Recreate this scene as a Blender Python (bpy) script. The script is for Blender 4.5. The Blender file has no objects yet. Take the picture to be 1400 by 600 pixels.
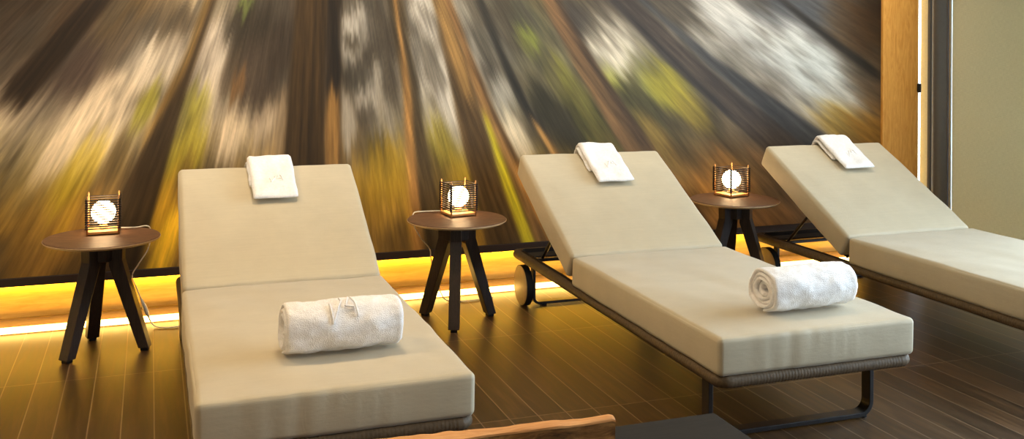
import bpy, bmesh, math, random
import numpy as np
from mathutils import Vector, Matrix, noise
random.seed(7)
PI = math.pi
SC = bpy.context.scene
COL = SC.collection

# ------------------------------------------------------------------ helpers
def s2l(c):
    c = c / 255.0
    return c / 12.92 if c <= 0.04045 else ((c + 0.055) / 1.055) ** 2.4
def rgb(r, g, b):
    return (s2l(r), s2l(g), s2l(b), 1.0)

class MB:
    """collects plain geometry and links it as one mesh"""
    def __init__(self):
        self.v, self.f = [], []
    def add(self, vs, fs):
        o = len(self.v)
        self.v += [tuple(p) for p in vs]
        self.f += [tuple(i + o for i in q) for q in fs]
        return self
    def box(self, x0, x1, y0, y1, z0, z1, bevel=0.0, seg=2, M=None):
        bm = bmesh.new()
        bmesh.ops.create_cube(bm, size=1)
        for v in bm.verts:
            v.co = Vector(((x0 + x1) / 2 + v.co.x * (x1 - x0), (y0 + y1) / 2 + v.co.y * (y1 - y0), (z0 + z1) / 2 + v.co.z * (z1 - z0)))
        if bevel > 0:
            bmesh.ops.bevel(bm, geom=list(bm.edges), offset=bevel, segments=seg, profile=0.5, affect='EDGES')
        if M is not None:
            bmesh.ops.transform(bm, matrix=M, verts=bm.verts)
        return self.bm(bm)
    def bm(self, bm):
        bm.verts.ensure_lookup_table(); bm.verts.index_update()
        self.add([v.co[:] for v in bm.verts], [[v.index for v in f.verts] for f in bm.faces])
        bm.free()
        return self
    def tube(self, pts, rad, n=10, closed=False, flat=None, up=Vector((0, 0, 1))):
        """round (or elliptical, flat=(a,b)) tube along pts; rad may be a list"""
        P = [Vector(p) for p in pts]; N = len(P)
        vs, fs = [], []
        for i, p in enumerate(P):
            if closed:
                t = (P[(i + 1) % N] - P[i - 1]).normalized()
            else:
                t = (P[min(i + 1, N - 1)] - P[max(i - 1, 0)]).normalized()
            u = up if abs(t.dot(up)) < 0.95 else Vector((1, 0, 0))
            a = t.cross(u).normalized(); b = a.cross(t).normalized()
            r = rad[i] if isinstance(rad, (list, tuple)) else rad
            fa, fb = flat if flat else (1, 1)
            for k in range(n):
                an = 2 * PI * k / n
                vs.append(p + a * (math.cos(an) * r * fa) + b * (math.sin(an) * r * fb))
        for i in range(N if closed else N - 1):
            j = (i + 1) % N
            for k in range(n):
                l = (k + 1) % n
                fs.append((i * n + k, i * n + l, j * n + l, j * n + k))
        if not closed:
            fs.append(tuple(range(n)))
            fs.append(tuple(reversed([(N - 1) * n + k for k in range(n)])))
        return self.add(vs, fs)
    def lathe(self, prof, n=48, c=(0, 0, 0), axis='z'):
        vs, fs = [], []
        for r, h in prof:
            for k in range(n):
                a = 2 * PI * k / n
                if axis == 'z': vs.append((c[0] + r * math.cos(a), c[1] + r * math.sin(a), c[2] + h))
                else: vs.append((c[0] + h, c[1] + r * math.cos(a), c[2] + r * math.sin(a)))
        m = len(prof)
        for i in range(m - 1):
            for k in range(n):
                l = (k + 1) % n
                fs.append((i * n + k, i * n + l, (i + 1) * n + l, (i + 1) * n + k))
        fs.append(tuple(reversed(range(n))))
        fs.append(tuple((m - 1) * n + k for k in range(n)))
        return self.add(vs, fs)
    def prism(self, poly, t0, t1, M=None):
        """poly in the (x,z) plane, extruded along y from t0 to t1"""
        n = len(poly)
        vs = [Vector((p[0], t0, p[1])) for p in poly] + [Vector((p[0], t1, p[1])) for p in poly]
        if M is not None: vs = [M @ v for v in vs]
        fs = [tuple(range(n)), tuple(reversed(range(n, 2 * n)))]
        for i in range(n):
            j = (i + 1) % n
            fs.append((i, i + n, j + n, j))
        return self.add(vs, fs)
    def build(self, name, mat, parent=None, smooth=False, kind=None, angle=None, bevel=0.0):
        me = bpy.data.meshes.new(name)
        me.from_pydata(self.v, [], self.f); me.update()
        bm = bmesh.new(); bm.from_mesh(me)
        bmesh.ops.recalc_face_normals(bm, faces=bm.faces)
        if bevel > 0:
            es = [e for e in bm.edges if len(e.link_faces) == 2 and e.calc_face_angle(0) > 0.5]
            bmesh.ops.bevel(bm, geom=es, offset=bevel, segments=2, profile=0.5, affect='EDGES', clamp_overlap=True)
        if smooth:
            for f in bm.faces: f.smooth = True
            if angle:
                for e in bm.edges:
                    if len(e.link_faces) == 2 and e.calc_face_angle(0) > angle: e.smooth = False
        bm.to_mesh(me); bm.free()
        if mat: me.materials.append(mat)
        o = bpy.data.objects.new(name, me); COL.objects.link(o)
        if parent: o.parent = parent
        if kind: o['kind'] = kind
        return o

def thing(name, label, cat, loc=(0, 0, 0), rz=0.0, group=None):
    o = bpy.data.objects.new(name, None); COL.objects.link(o)
    o.empty_display_size = 0.1
    o.location = loc; o.rotation_euler = (0, 0, rz)
    return tag(o, label, cat, group)
def tag(o, label, cat, group=None):
    o['label'] = label; o['category'] = cat
    if group: o['group'] = group
    return o
def copy_tree(o, parent=None):
    c = o.copy(); COL.objects.link(c)
    if parent: c.parent = parent
    for ch in list(o.children): copy_tree(ch, c)
    return c

# ------------------------------------------------------------------ materials
class NT:
    def __init__(self, name):
        self.m = bpy.data.materials.new(name); self.m.use_nodes = True
        self.t = self.m.node_tree; self.t.nodes.clear()
        self.out = self.t.nodes.new('ShaderNodeOutputMaterial')
        self.p = self.t.nodes.new('ShaderNodeBsdfPrincipled')
        self.t.links.new(self.p.outputs[0], self.out.inputs[0])
    def n(self, typ, **kw):
        nd = self.t.nodes.new('ShaderNode' + typ)
        for k, v in kw.items(): setattr(nd, k, v)
        return nd
    def L(self, a, b): self.t.links.new(a, b)
    def val(self, sock, v): sock.default_value = v
    def math(self, op, a, b=None, c=None):
        nd = self.n('Math', operation=op)
        for i, x in enumerate((a, b, c)):
            if x is None: continue
            if isinstance(x, (int, float)): nd.inputs[i].default_value = x
            else: self.L(x, nd.inputs[i])
        return nd.outputs[0]
    def mix(self, fac, a, b, mode='MIX'):
        nd = self.n('MixRGB', blend_type=mode)
        for i, x in enumerate((fac, a, b)):
            if isinstance(x, (int, float)): nd.inputs[i].default_value = x
            elif isinstance(x, tuple): nd.inputs[i].default_value = x
            else: self.L(x, nd.inputs[i])
        return nd.outputs[0]
    def coords(self, scale=(1, 1, 1), kind='Object', rot=(0, 0, 0)):
        tc = self.n('TexCoord'); mp = self.n('Mapping')
        mp.inputs['Scale'].default_value = scale
        mp.inputs['Rotation'].default_value = rot
        self.L(tc.outputs[kind], mp.inputs[0]); return mp.outputs[0]
    def noise(self, co, scale=5, detail=3, rough=0.5, dist=0.0):
        nd = self.n('TexNoise'); self.L(co, nd.inputs['Vector'])
        nd.inputs['Scale'].default_value = scale; nd.inputs['Detail'].default_value = detail
        nd.inputs['Roughness'].default_value = rough; nd.inputs['Distortion'].default_value = dist
        return nd.outputs['Fac']
    def ramp(self, fac, stops):
        nd = self.n('ValToRGB'); self.L(fac, nd.inputs[0])
        e = nd.color_ramp.elements
        while len(e) < len(stops): e.new(0.5)
        for i, (p, c) in enumerate(stops):
            e[i].position = p; e[i].color = c
        return nd.outputs[0]
    def bump(self, h, strength=0.3, dist=0.01):
        nd = self.n('Bump'); nd.inputs['Strength'].default_value = strength
        nd.inputs['Distance'].default_value = dist
        self.L(h, nd.inputs['Height']); self.L(nd.outputs[0], self.p.inputs['Normal'])
    def base(self, c):
        if isinstance(c, tuple): self.p.inputs['Base Color'].default_value = c
        else: self.L(c, self.p.inputs['Base Color'])
    def rough(self, r, spec=None):
        if isinstance(r, (int, float)): self.p.inputs['Roughness'].default_value = r
        else: self.L(r, self.p.inputs['Roughness'])
        if spec is not None: self.p.inputs['Specular IOR Level'].default_value = spec

def mat_plain(name, col, rough=0.5, spec=0.5, metal=0.0, nscale=60, var=0.08, bump=0.0):
    t = NT(name); co = t.coords(); nz = t.noise(co, nscale, 3)
    lo = tuple(c * (1 - var) for c in col[:3]) + (1,); hi = tuple(min(1, c * (1 + var)) for c in col[:3]) + (1,)
    t.base(t.ramp(nz, [(0.3, lo), (0.7, hi)])); t.rough(rough, spec); t.p.inputs['Metallic'].default_value = metal
    if bump: t.bump(nz, bump, 0.002)
    return t.m

def mat_wood(name, a, b, scale=(1, 12, 1), rough=0.45, spec=0.4, rot=(0, 0, 0), n=6, dist=1.2, bump=0.05, cath=0.0):
    t = NT(name); co = t.coords(scale, rot=rot)
    g = t.noise(co, n, 6, 0.6, dist)
    fine = t.noise(t.coords(tuple(s * 6 for s in scale), rot=rot), n, 3, 0.6)
    m = t.math('ADD', t.math('MULTIPLY', g, 0.75), t.math('MULTIPLY', fine, 0.25))
    t.base(t.ramp(m, [(0.32, a), (0.66, b)])); t.rough(rough, spec)
    t.bump(m, bump, 0.003)
    return t.m

def mat_emit(name, col, strength, surf=None):
    t = NT(name); t.base(surf or col); t.p.inputs['Emission Color'].default_value = col
    t.p.inputs['Emission Strength'].default_value = strength
    t.rough(0.4)
    return t.m

def mat_fabric(name, col):
    t = NT(name); co = t.coords()
    w1 = t.n('TexWave', wave_type='BANDS', bands_direction='X'); t.L(co, w1.inputs[0]); w1.inputs['Scale'].default_value = 180; w1.inputs['Distortion'].default_value = 0.8
    w2 = t.n('TexWave', wave_type='BANDS', bands_direction='Y'); t.L(co, w2.inputs[0]); w2.inputs['Scale'].default_value = 180; w2.inputs['Distortion'].default_value = 0.8
    thread = t.math('ADD', w1.outputs['Fac'], w2.outputs['Fac'])
    big = t.noise(co, 9, 4, 0.6)
    sl = t.noise(t.coords((1, 30, 30)), 6, 3)
    f = t.math('ADD', t.math('MULTIPLY', big, 0.6), t.math('MULTIPLY', sl, 0.4))
    lo = tuple(c * 0.94 for c in col[:3]) + (1,); hi = tuple(min(1, c * 1.04) for c in col[:3]) + (1,)
    t.base(t.ramp(f, [(0.35, lo), (0.65, hi)]))
    t.rough(0.55, 0.35)
    t.p.inputs['Sheen Weight'].default_value = 0.25; t.p.inputs['Sheen Roughness'].default_value = 0.4
    wr = t.noise(t.coords((3, 2, 8)), 5, 4, 0.6)
    t.bump(t.math('ADD', t.math('MULTIPLY', thread, 0.10), wr), 0.22, 0.006)
    return t.m

def mat_terry():
    t = NT('white_terry'); co = t.coords()
    v = t.n('TexVoronoi'); t.L(co, v.inputs['Vector']); v.inputs['Scale'].default_value = 330
    nz = t.noise(co, 90, 4, 0.7)
    t.base(t.ramp(nz, [(0.3, rgb(234, 230, 228)), (0.7, rgb(250, 248, 247))]))
    t.rough(0.95, 0.1)
    t.p.inputs['Sheen Weight'].default_value = 0.3
    t.bump(t.math('ADD', t.math('MULTIPLY', v.outputs['Distance'], 1.0), nz), 0.5, 0.003)
    return t.m

def mat_floor():
    t = NT('wood_look_tile'); tc = t.n('TexCoord'); sp = t.n('SeparateXYZ'); t.L(tc.outputs['Object'], sp.inputs[0])
    PW, PL = 0.1128, 0.985
    cx = t.math('DIVIDE', t.math('SUBTRACT', sp.outputs[0], 0.02), PW)
    cy = t.math('DIVIDE', t.math('SUBTRACT', sp.outputs[1], 4.52), PL)
    ix, iy = t.math('FLOOR', cx), t.math('FLOOR', cy)
    fx, fy = t.math('SUBTRACT', cx, ix), t.math('SUBTRACT', cy, iy)
    ex = t.math('MULTIPLY', t.math('MINIMUM', fx, t.math('SUBTRACT', 1.0, fx)), PW)
    ey = t.math('MULTIPLY', t.math('MINIMUM', fy, t.math('SUBTRACT', 1.0, fy)), PL)
    e = t.math('MINIMUM', ex, ey)
    mask = t.n('MapRange'); t.L(e, mask.inputs[0]); mask.inputs[1].default_value = 0.0013; mask.inputs[2].default_value = 0.0026
    mask.inputs[3].default_value = 1; mask.inputs[4].default_value = 0
    cb = t.n('CombineXYZ'); t.L(ix, cb.inputs[0]); t.L(iy, cb.inputs[1])
    wn = t.n('TexWhiteNoise', noise_dimensions='2D'); t.L(cb.outputs[0], wn.inputs['Vector'])
    # grain runs along the plank, shifted per plank
    mp = t.n('Mapping'); mp.inputs['Scale'].default_value = (16, 1.2, 1); t.L(tc.outputs['Object'], mp.inputs[0])
    off = t.n('CombineXYZ'); t.L(t.math('MULTIPLY', wn.outputs['Value'], 37.0), off.inputs[0]); t.L(t.math('MULTIPLY', wn.outputs['Value'], 11.0), off.inputs[1])
    t.L(off.outputs[0], mp.inputs['Location'])
    g = t.noise(mp.outputs[0], 2.2, 6, 0.62, 0.6)
    f = t.math('ADD', g, t.math('MULTIPLY', t.math('SUBTRACT', wn.outputs['Value'], 0.5), 0.16))
    wood = t.ramp(f, [(0.30, rgb(50, 37, 23)), (0.52, rgb(70, 51, 32)), (0.72, rgb(92, 68, 44))])
    t.base(t.mix(mask.outputs[0], wood, rgb(124, 102, 78)))
    t.rough(t.math('ADD', 0.30, t.math('MULTIPLY', g, 0.18)), 0.45)
    h = t.math('SUBTRACT', t.math('MULTIPLY', g, 0.25), mask.outputs[0])
    t.bump(h, 0.15, 0.002)
    return t.m

def mat_mural():
    t = NT('printed_forest_mural')
    at = t.n('VertexColor', layer_name='print')
    # fine zoom streaks of the print itself: noise stretched along rays from its centre
    tc = t.n('TexCoord'); sp = t.n('SeparateXYZ'); t.L(tc.outputs['Object'], sp.inputs[0])
    dx = t.math('SUBTRACT', sp.outputs[0], MURAL_CENTRE[0]); dz = t.math('SUBTRACT', MURAL_CENTRE[1], sp.outputs[2])
    th = t.math('ARCTAN2', dx, dz)
    r = t.math('SQRT', t.math('ADD', t.math('MULTIPLY', dx, dx), t.math('MULTIPLY', dz, dz)))
    cb = t.n('CombineXYZ'); t.L(t.math('MULTIPLY', th, 170.0), cb.inputs[0]); t.L(t.math('MULTIPLY', r, 5.0), cb.inputs[1])
    nz = t.noise(cb.outputs[0], 1.0, 4, 0.6)
    mul = t.ramp(nz, [(0.28, (0.74, 0.74, 0.74, 1)), (0.72, (1.26, 1.26, 1.26, 1))])
    t.base(t.mix(1.0, at.outputs[0], mul, 'MULTIPLY'))
    t.rough(0.55, 0.25)
    return t.m

def mat_globe(strength):
    return mat_emit('glowing_frosted_glass', (1.0, 0.70, 0.36, 1), strength, rgb(255, 240, 215))

def mat_blind():
    t = NT('linen_roller_blind'); co = t.coords()
    a = t.noise(t.coords((1, 6, 160)), 6, 3, 0.6); b = t.noise(t.coords((1, 160, 6)), 6, 3, 0.6)
    f = t.math('MULTIPLY', t.math('ADD', a, b), 0.5)
    c = t.ramp(f, [(0.36, rgb(186, 178, 150)), (0.64, rgb(214, 206, 178))])
    t.base(c); t.rough(0.9, 0.1)
    tr = t.n('BsdfTranslucent'); t.L(c, tr.inputs[0])
    mx = t.n('MixShader'); mx.inputs[0].default_value = 0.25
    t.L(t.p.outputs[0], mx.inputs[1]); t.L(tr.outputs[0], mx.inputs[2]); t.L(mx.outputs[0], t.out.inputs[0])
    t.bump(f, 0.4, 0.003)
    return t.m

def mat_pane():
    t = NT('window_glass')
    tr = t.n('BsdfTransparent'); gl = t.n('BsdfGlossy'); gl.inputs['Roughness'].default_value = 0.03
    lw = t.n('LayerWeight'); lw.inputs[0].default_value = 0.25
    mx = t.n('MixShader'); t.L(t.math('MULTIPLY', lw.outputs['Fresnel'], 0.5), mx.inputs[0])
    t.L(tr.outputs[0], mx.inputs[1]); t.L(gl.outputs[0], mx.inputs[2]); t.L(mx.outputs[0], t.out.inputs[0])
    return t.m

def mat_burl():
    t = NT('burl_walnut'); co = t.coords((1.2, 1, 3.2))
    d = t.noise(co, 3.5, 5, 0.6, 2.5)
    w = t.noise(t.coords((2, 1, 9)), 5, 6, 0.65, 3.0)
    f = t.math('ADD', t.math('MULTIPLY', d, 0.55), t.math('MULTIPLY', w, 0.45))
    t.base(t.ramp(f, [(0.34, rgb(62, 40, 20)), (0.5, rgb(128, 88, 48)), (0.66, rgb(182, 134, 78))]))
    t.rough(0.4, 0.45); t.bump(f, 0.15, 0.004)
    return t.m
# ------------------------------------------------------------------ levels
SKY = 11.0
LED_FLOOR = 12.0
LED_COVE = 24.0
GLOBE = 32.0
MURAL_FILL = 13.0
MURAL_GAIN = 1.13
MURAL_SAT = 0.95
MURAL_CON = 0.20
EXPOSURE = 0.04
CEIL = [(-1.0, 3.7, 24), (0.7, 3.7, 20), (2.8, 3.7, 6), (0.5, 1.2, 9), (-1.0, 1.2, 14)]
MURAL_CENTRE=(0.828, 3.117)
MURAL_GRID=[(-0.429, 1.579, 50, 35, 20), (-0.186, 1.583, 75, 55, 30), (0.065, 1.587, 110, 85, 50), (0.325, 1.592, 120, 110, 90), (0.595, 1.596, 60, 45, 30), (0.874, 1.6, 90, 80, 65), (1.164, 1.605, 80, 70, 55), (1.465, 1.61, 140, 130, 115), (1.777, 1.615, 70, 65, 50), (2.102, 1.62, 90, 80, 45), (2.44, 1.626, 60, 50, 40), (2.792, 1.632, 80, 72, 60), (3.159, 1.638, 130, 125, 115), (3.542, 1.644, 60, 60, 62), (3.941, 1.65, 70, 72, 75), (4.359, 1.657, 50, 30, 10), (-0.428, 1.37, 70, 55, 40), (-0.185, 1.371, 110, 90, 70), (0.066, 1.371, 160, 145, 125), (0.326, 1.371, 130, 115, 95), (0.596, 1.372, 55, 45, 33), (0.875, 1.372, 110, 98, 82), (1.165, 1.373, 110, 100, 85), (1.466, 1.373, 150, 142, 128), (1.778, 1.374, 100, 95, 85), (2.103, 1.374, 95, 90, 60), (2.442, 1.374, 150, 142, 125), (2.794, 1.375, 110, 100, 80), (3.161, 1.376, 130, 125, 115), (3.543, 1.376, 170, 168, 160), (3.943, 1.377, 110, 108, 105), (4.36, 1.377, 60, 38, 15), (-0.427, 1.161, 90, 75, 60), (-0.184, 1.158, 130, 110, 88), (0.067, 1.155, 165, 148, 122), (0.327, 1.151, 145, 128, 105), (0.597, 1.148, 80, 65, 48), (0.876, 1.144, 80, 65, 45), (1.166, 1.14, 120, 110, 95), (1.467, 1.136, 160, 152, 138), (1.78, 1.132, 100, 90, 75), (2.105, 1.128, 80, 72, 45), (2.443, 1.123, 120, 115, 60), (2.795, 1.118, 110, 110, 60), (3.162, 1.114, 95, 85, 65), (3.545, 1.108, 130, 122, 110), (3.945, 1.103, 175, 178, 175), (4.362, 1.098, 95, 70, 45), (-0.426, 0.952, 170, 150, 118), (-0.183, 0.945, 185, 165, 135), (0.068, 0.938, 150, 135, 95), (0.328, 0.931, 150, 135, 100), (0.598, 0.923, 150, 125, 95), (0.877, 0.915, 100, 75, 45), (1.167, 0.907, 110, 98, 78), (1.468, 0.899, 130, 118, 80), (1.781, 0.89, 160, 150, 125), (2.106, 0.881, 65, 55, 35), (2.444, 0.872, 80, 70, 30), (2.797, 0.862, 100, 90, 45), (3.164, 0.851, 90, 78, 55), (3.547, 0.841, 75, 65, 55), (3.946, 0.829, 130, 110, 75), (4.364, 0.818, 110, 75, 25), (-0.425, 0.743, 130, 110, 60), (-0.182, 0.732, 100, 80, 40), (0.069, 0.722, 110, 85, 50), (0.33, 0.71, 120, 95, 50), (0.599, 0.699, 130, 100, 55), (0.879, 0.687, 120, 90, 50), (1.169, 0.675, 150, 120, 40), (1.47, 0.662, 140, 115, 35), (1.782, 0.648, 150, 125, 50), (2.108, 0.634, 120, 95, 45), (2.446, 0.62, 110, 88, 45), (2.798, 0.605, 110, 90, 50), (3.165, 0.589, 120, 90, 50), (3.548, 0.573, 110, 85, 55), (3.948, 0.556, 110, 85, 50), (4.366, 0.538, 110, 75, 30), (-0.424, 0.533, 140, 105, 40), (-0.181, 0.519, 120, 90, 40), (0.07, 0.505, 160, 120, 35), (0.331, 0.49, 150, 110, 40), (0.6, 0.475, 140, 100, 45), (0.88, 0.458, 130, 100, 50), (1.17, 0.442, 170, 130, 50), (1.471, 0.425, 150, 110, 45), (1.784, 0.407, 190, 140, 40), (2.109, 0.388, 160, 110, 50), (2.447, 0.368, 150, 105, 50), (2.8, 0.348, 150, 105, 50), (3.167, 0.327, 150, 105, 50), (3.55, 0.305, 140, 95, 45), (3.95, 0.282, 120, 85, 45), (4.368, 0.258, 110, 80, 40), (-0.423, 0.324, 130, 95, 40), (-0.18, 0.307, 120, 85, 40), (0.071, 0.288, 160, 115, 35), (0.332, 0.27, 150, 110, 40), (0.601, 0.25, 140, 100, 45), (0.881, 0.23, 130, 100, 50), (1.171, 0.209, 170, 125, 50), (1.472, 0.187, 150, 105, 45), (1.785, 0.165, 180, 130, 40), (2.11, 0.141, 160, 110, 50), (2.449, 0.117, 150, 105, 50), (2.801, 0.091, 150, 105, 50), (3.168, 0.065, 150, 105, 50), (3.551, 0.037, 140, 95, 45), (3.951, 0.008, 120, 85, 45), (4.369, -0.022, 110, 80, 40)]
MURAL_TRUNKS=[([(0.29, 1.591, 0.038), (0.194, 1.298, 0.053), (0.119, 1.118, 0.091), (0.001, 0.76, 0.143), (-0.131, 0.374, 0.211)], (55, 38, 22), 0.95), ([(0.269, 1.591, 0.023), (0.173, 1.298, 0.026), (0.091, 1.118, 0.03), (-0.03, 0.905, 0.03)], (130, 90, 40), 0.6), ([(0.791, 1.599, 0.174), (0.763, 1.145, 0.181), (0.747, 0.768, 0.211), (0.712, 0.242, 0.264)], (60, 40, 20), 0.97), ([(0.901, 1.601, 0.075), (0.899, 1.143, 0.083), (0.897, 0.724, 0.083), (0.881, 0.23, 0.098)], (40, 28, 18), 0.95), ([(0.899, 1.105, 0.053), (0.896, 0.991, 0.075), (0.898, 0.686, 0.075), (0.889, 0.229, 0.083)], (150, 100, 50), 0.85), ([(1.223, 1.606, 0.075), (1.305, 1.138, 0.083), (1.347, 0.824, 0.106), (1.439, 0.269, 0.158)], (62, 46, 28), 0.92), ([(1.256, 1.373, 0.019), (1.289, 1.138, 0.038), (1.307, 0.825, 0.053), (1.358, 0.274, 0.06)], (165, 108, 55), 0.75), ([(1.465, 1.61, 0.075), (1.569, 1.254, 0.121), (1.719, 0.691, 0.158), (1.857, 0.22, 0.211)], (78, 54, 30), 0.96), ([(1.477, 1.61, 0.06), (1.557, 1.333, 0.068), (1.633, 1.094, 0.053)], (135, 95, 52), 0.7), ([(1.589, 1.413, 0.034), (1.738, 1.012, 0.068), (1.898, 0.684, 0.083), (2.066, 0.247, 0.113)], (125, 84, 46), 0.92), ([(1.631, 1.333, 0.019), (1.768, 1.011, 0.026), (1.941, 0.682, 0.034), (2.119, 0.243, 0.045)], (70, 45, 25), 0.7), ([(1.693, 1.614, 0.03), (1.93, 1.089, 0.053), (2.16, 0.735, 0.068)], (38, 32, 26), 0.9), ([(2.027, 0.932, 0.03), (2.16, 0.735, 0.045)], (170, 115, 60), 0.85), ([(1.734, 0.972, 0.019), (1.846, 0.646, 0.053), (1.987, 0.273, 0.068)], (190, 165, 30), 0.85), ([(1.941, 0.642, 0.03), (2.154, 0.262, 0.075)], (200, 130, 55), 0.7), ([(2.102, 1.62, 0.075), (2.328, 1.249, 0.113), (2.655, 0.781, 0.158), (2.994, 0.337, 0.204)], (100, 68, 42), 0.93), ([(2.155, 1.621, 0.03), (2.383, 1.249, 0.045), (2.721, 0.779, 0.06)], (60, 42, 28), 0.8), ([(2.556, 1.628, 0.113), (2.939, 1.289, 0.136), (3.34, 0.979, 0.158), (3.705, 0.724, 0.211), (4.254, 0.311, 0.264)], (60, 47, 40), 0.95), ([(2.5, 1.627, 0.03), (2.866, 1.289, 0.038), (3.289, 0.936, 0.038)], (40, 34, 32), 0.6), ([(2.793, 1.546, 0.03), (3.186, 1.244, 0.068), (3.598, 0.973, 0.113), (4.029, 0.69, 0.151), (4.366, 0.468, 0.166)], (52, 47, 47), 0.92), ([(3.647, 1.645, 0.034), (3.97, 1.422, 0.049), (4.362, 1.182, 0.057)], (38, 30, 24), 0.9), ([(-0.235, 1.583, 0.091), (-0.428, 1.335, 0.113), (-0.6, 1.129, 0.128)], (36, 23, 13), 0.9), ([(-0.423, 0.429, 0.038), (-0.312, 0.632, 0.038)], (190, 140, 30), 0.5), ([(0.122, 0.502, 0.075), (0.038, 0.255, 0.113)], (205, 150, 25), 0.6)]
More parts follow.
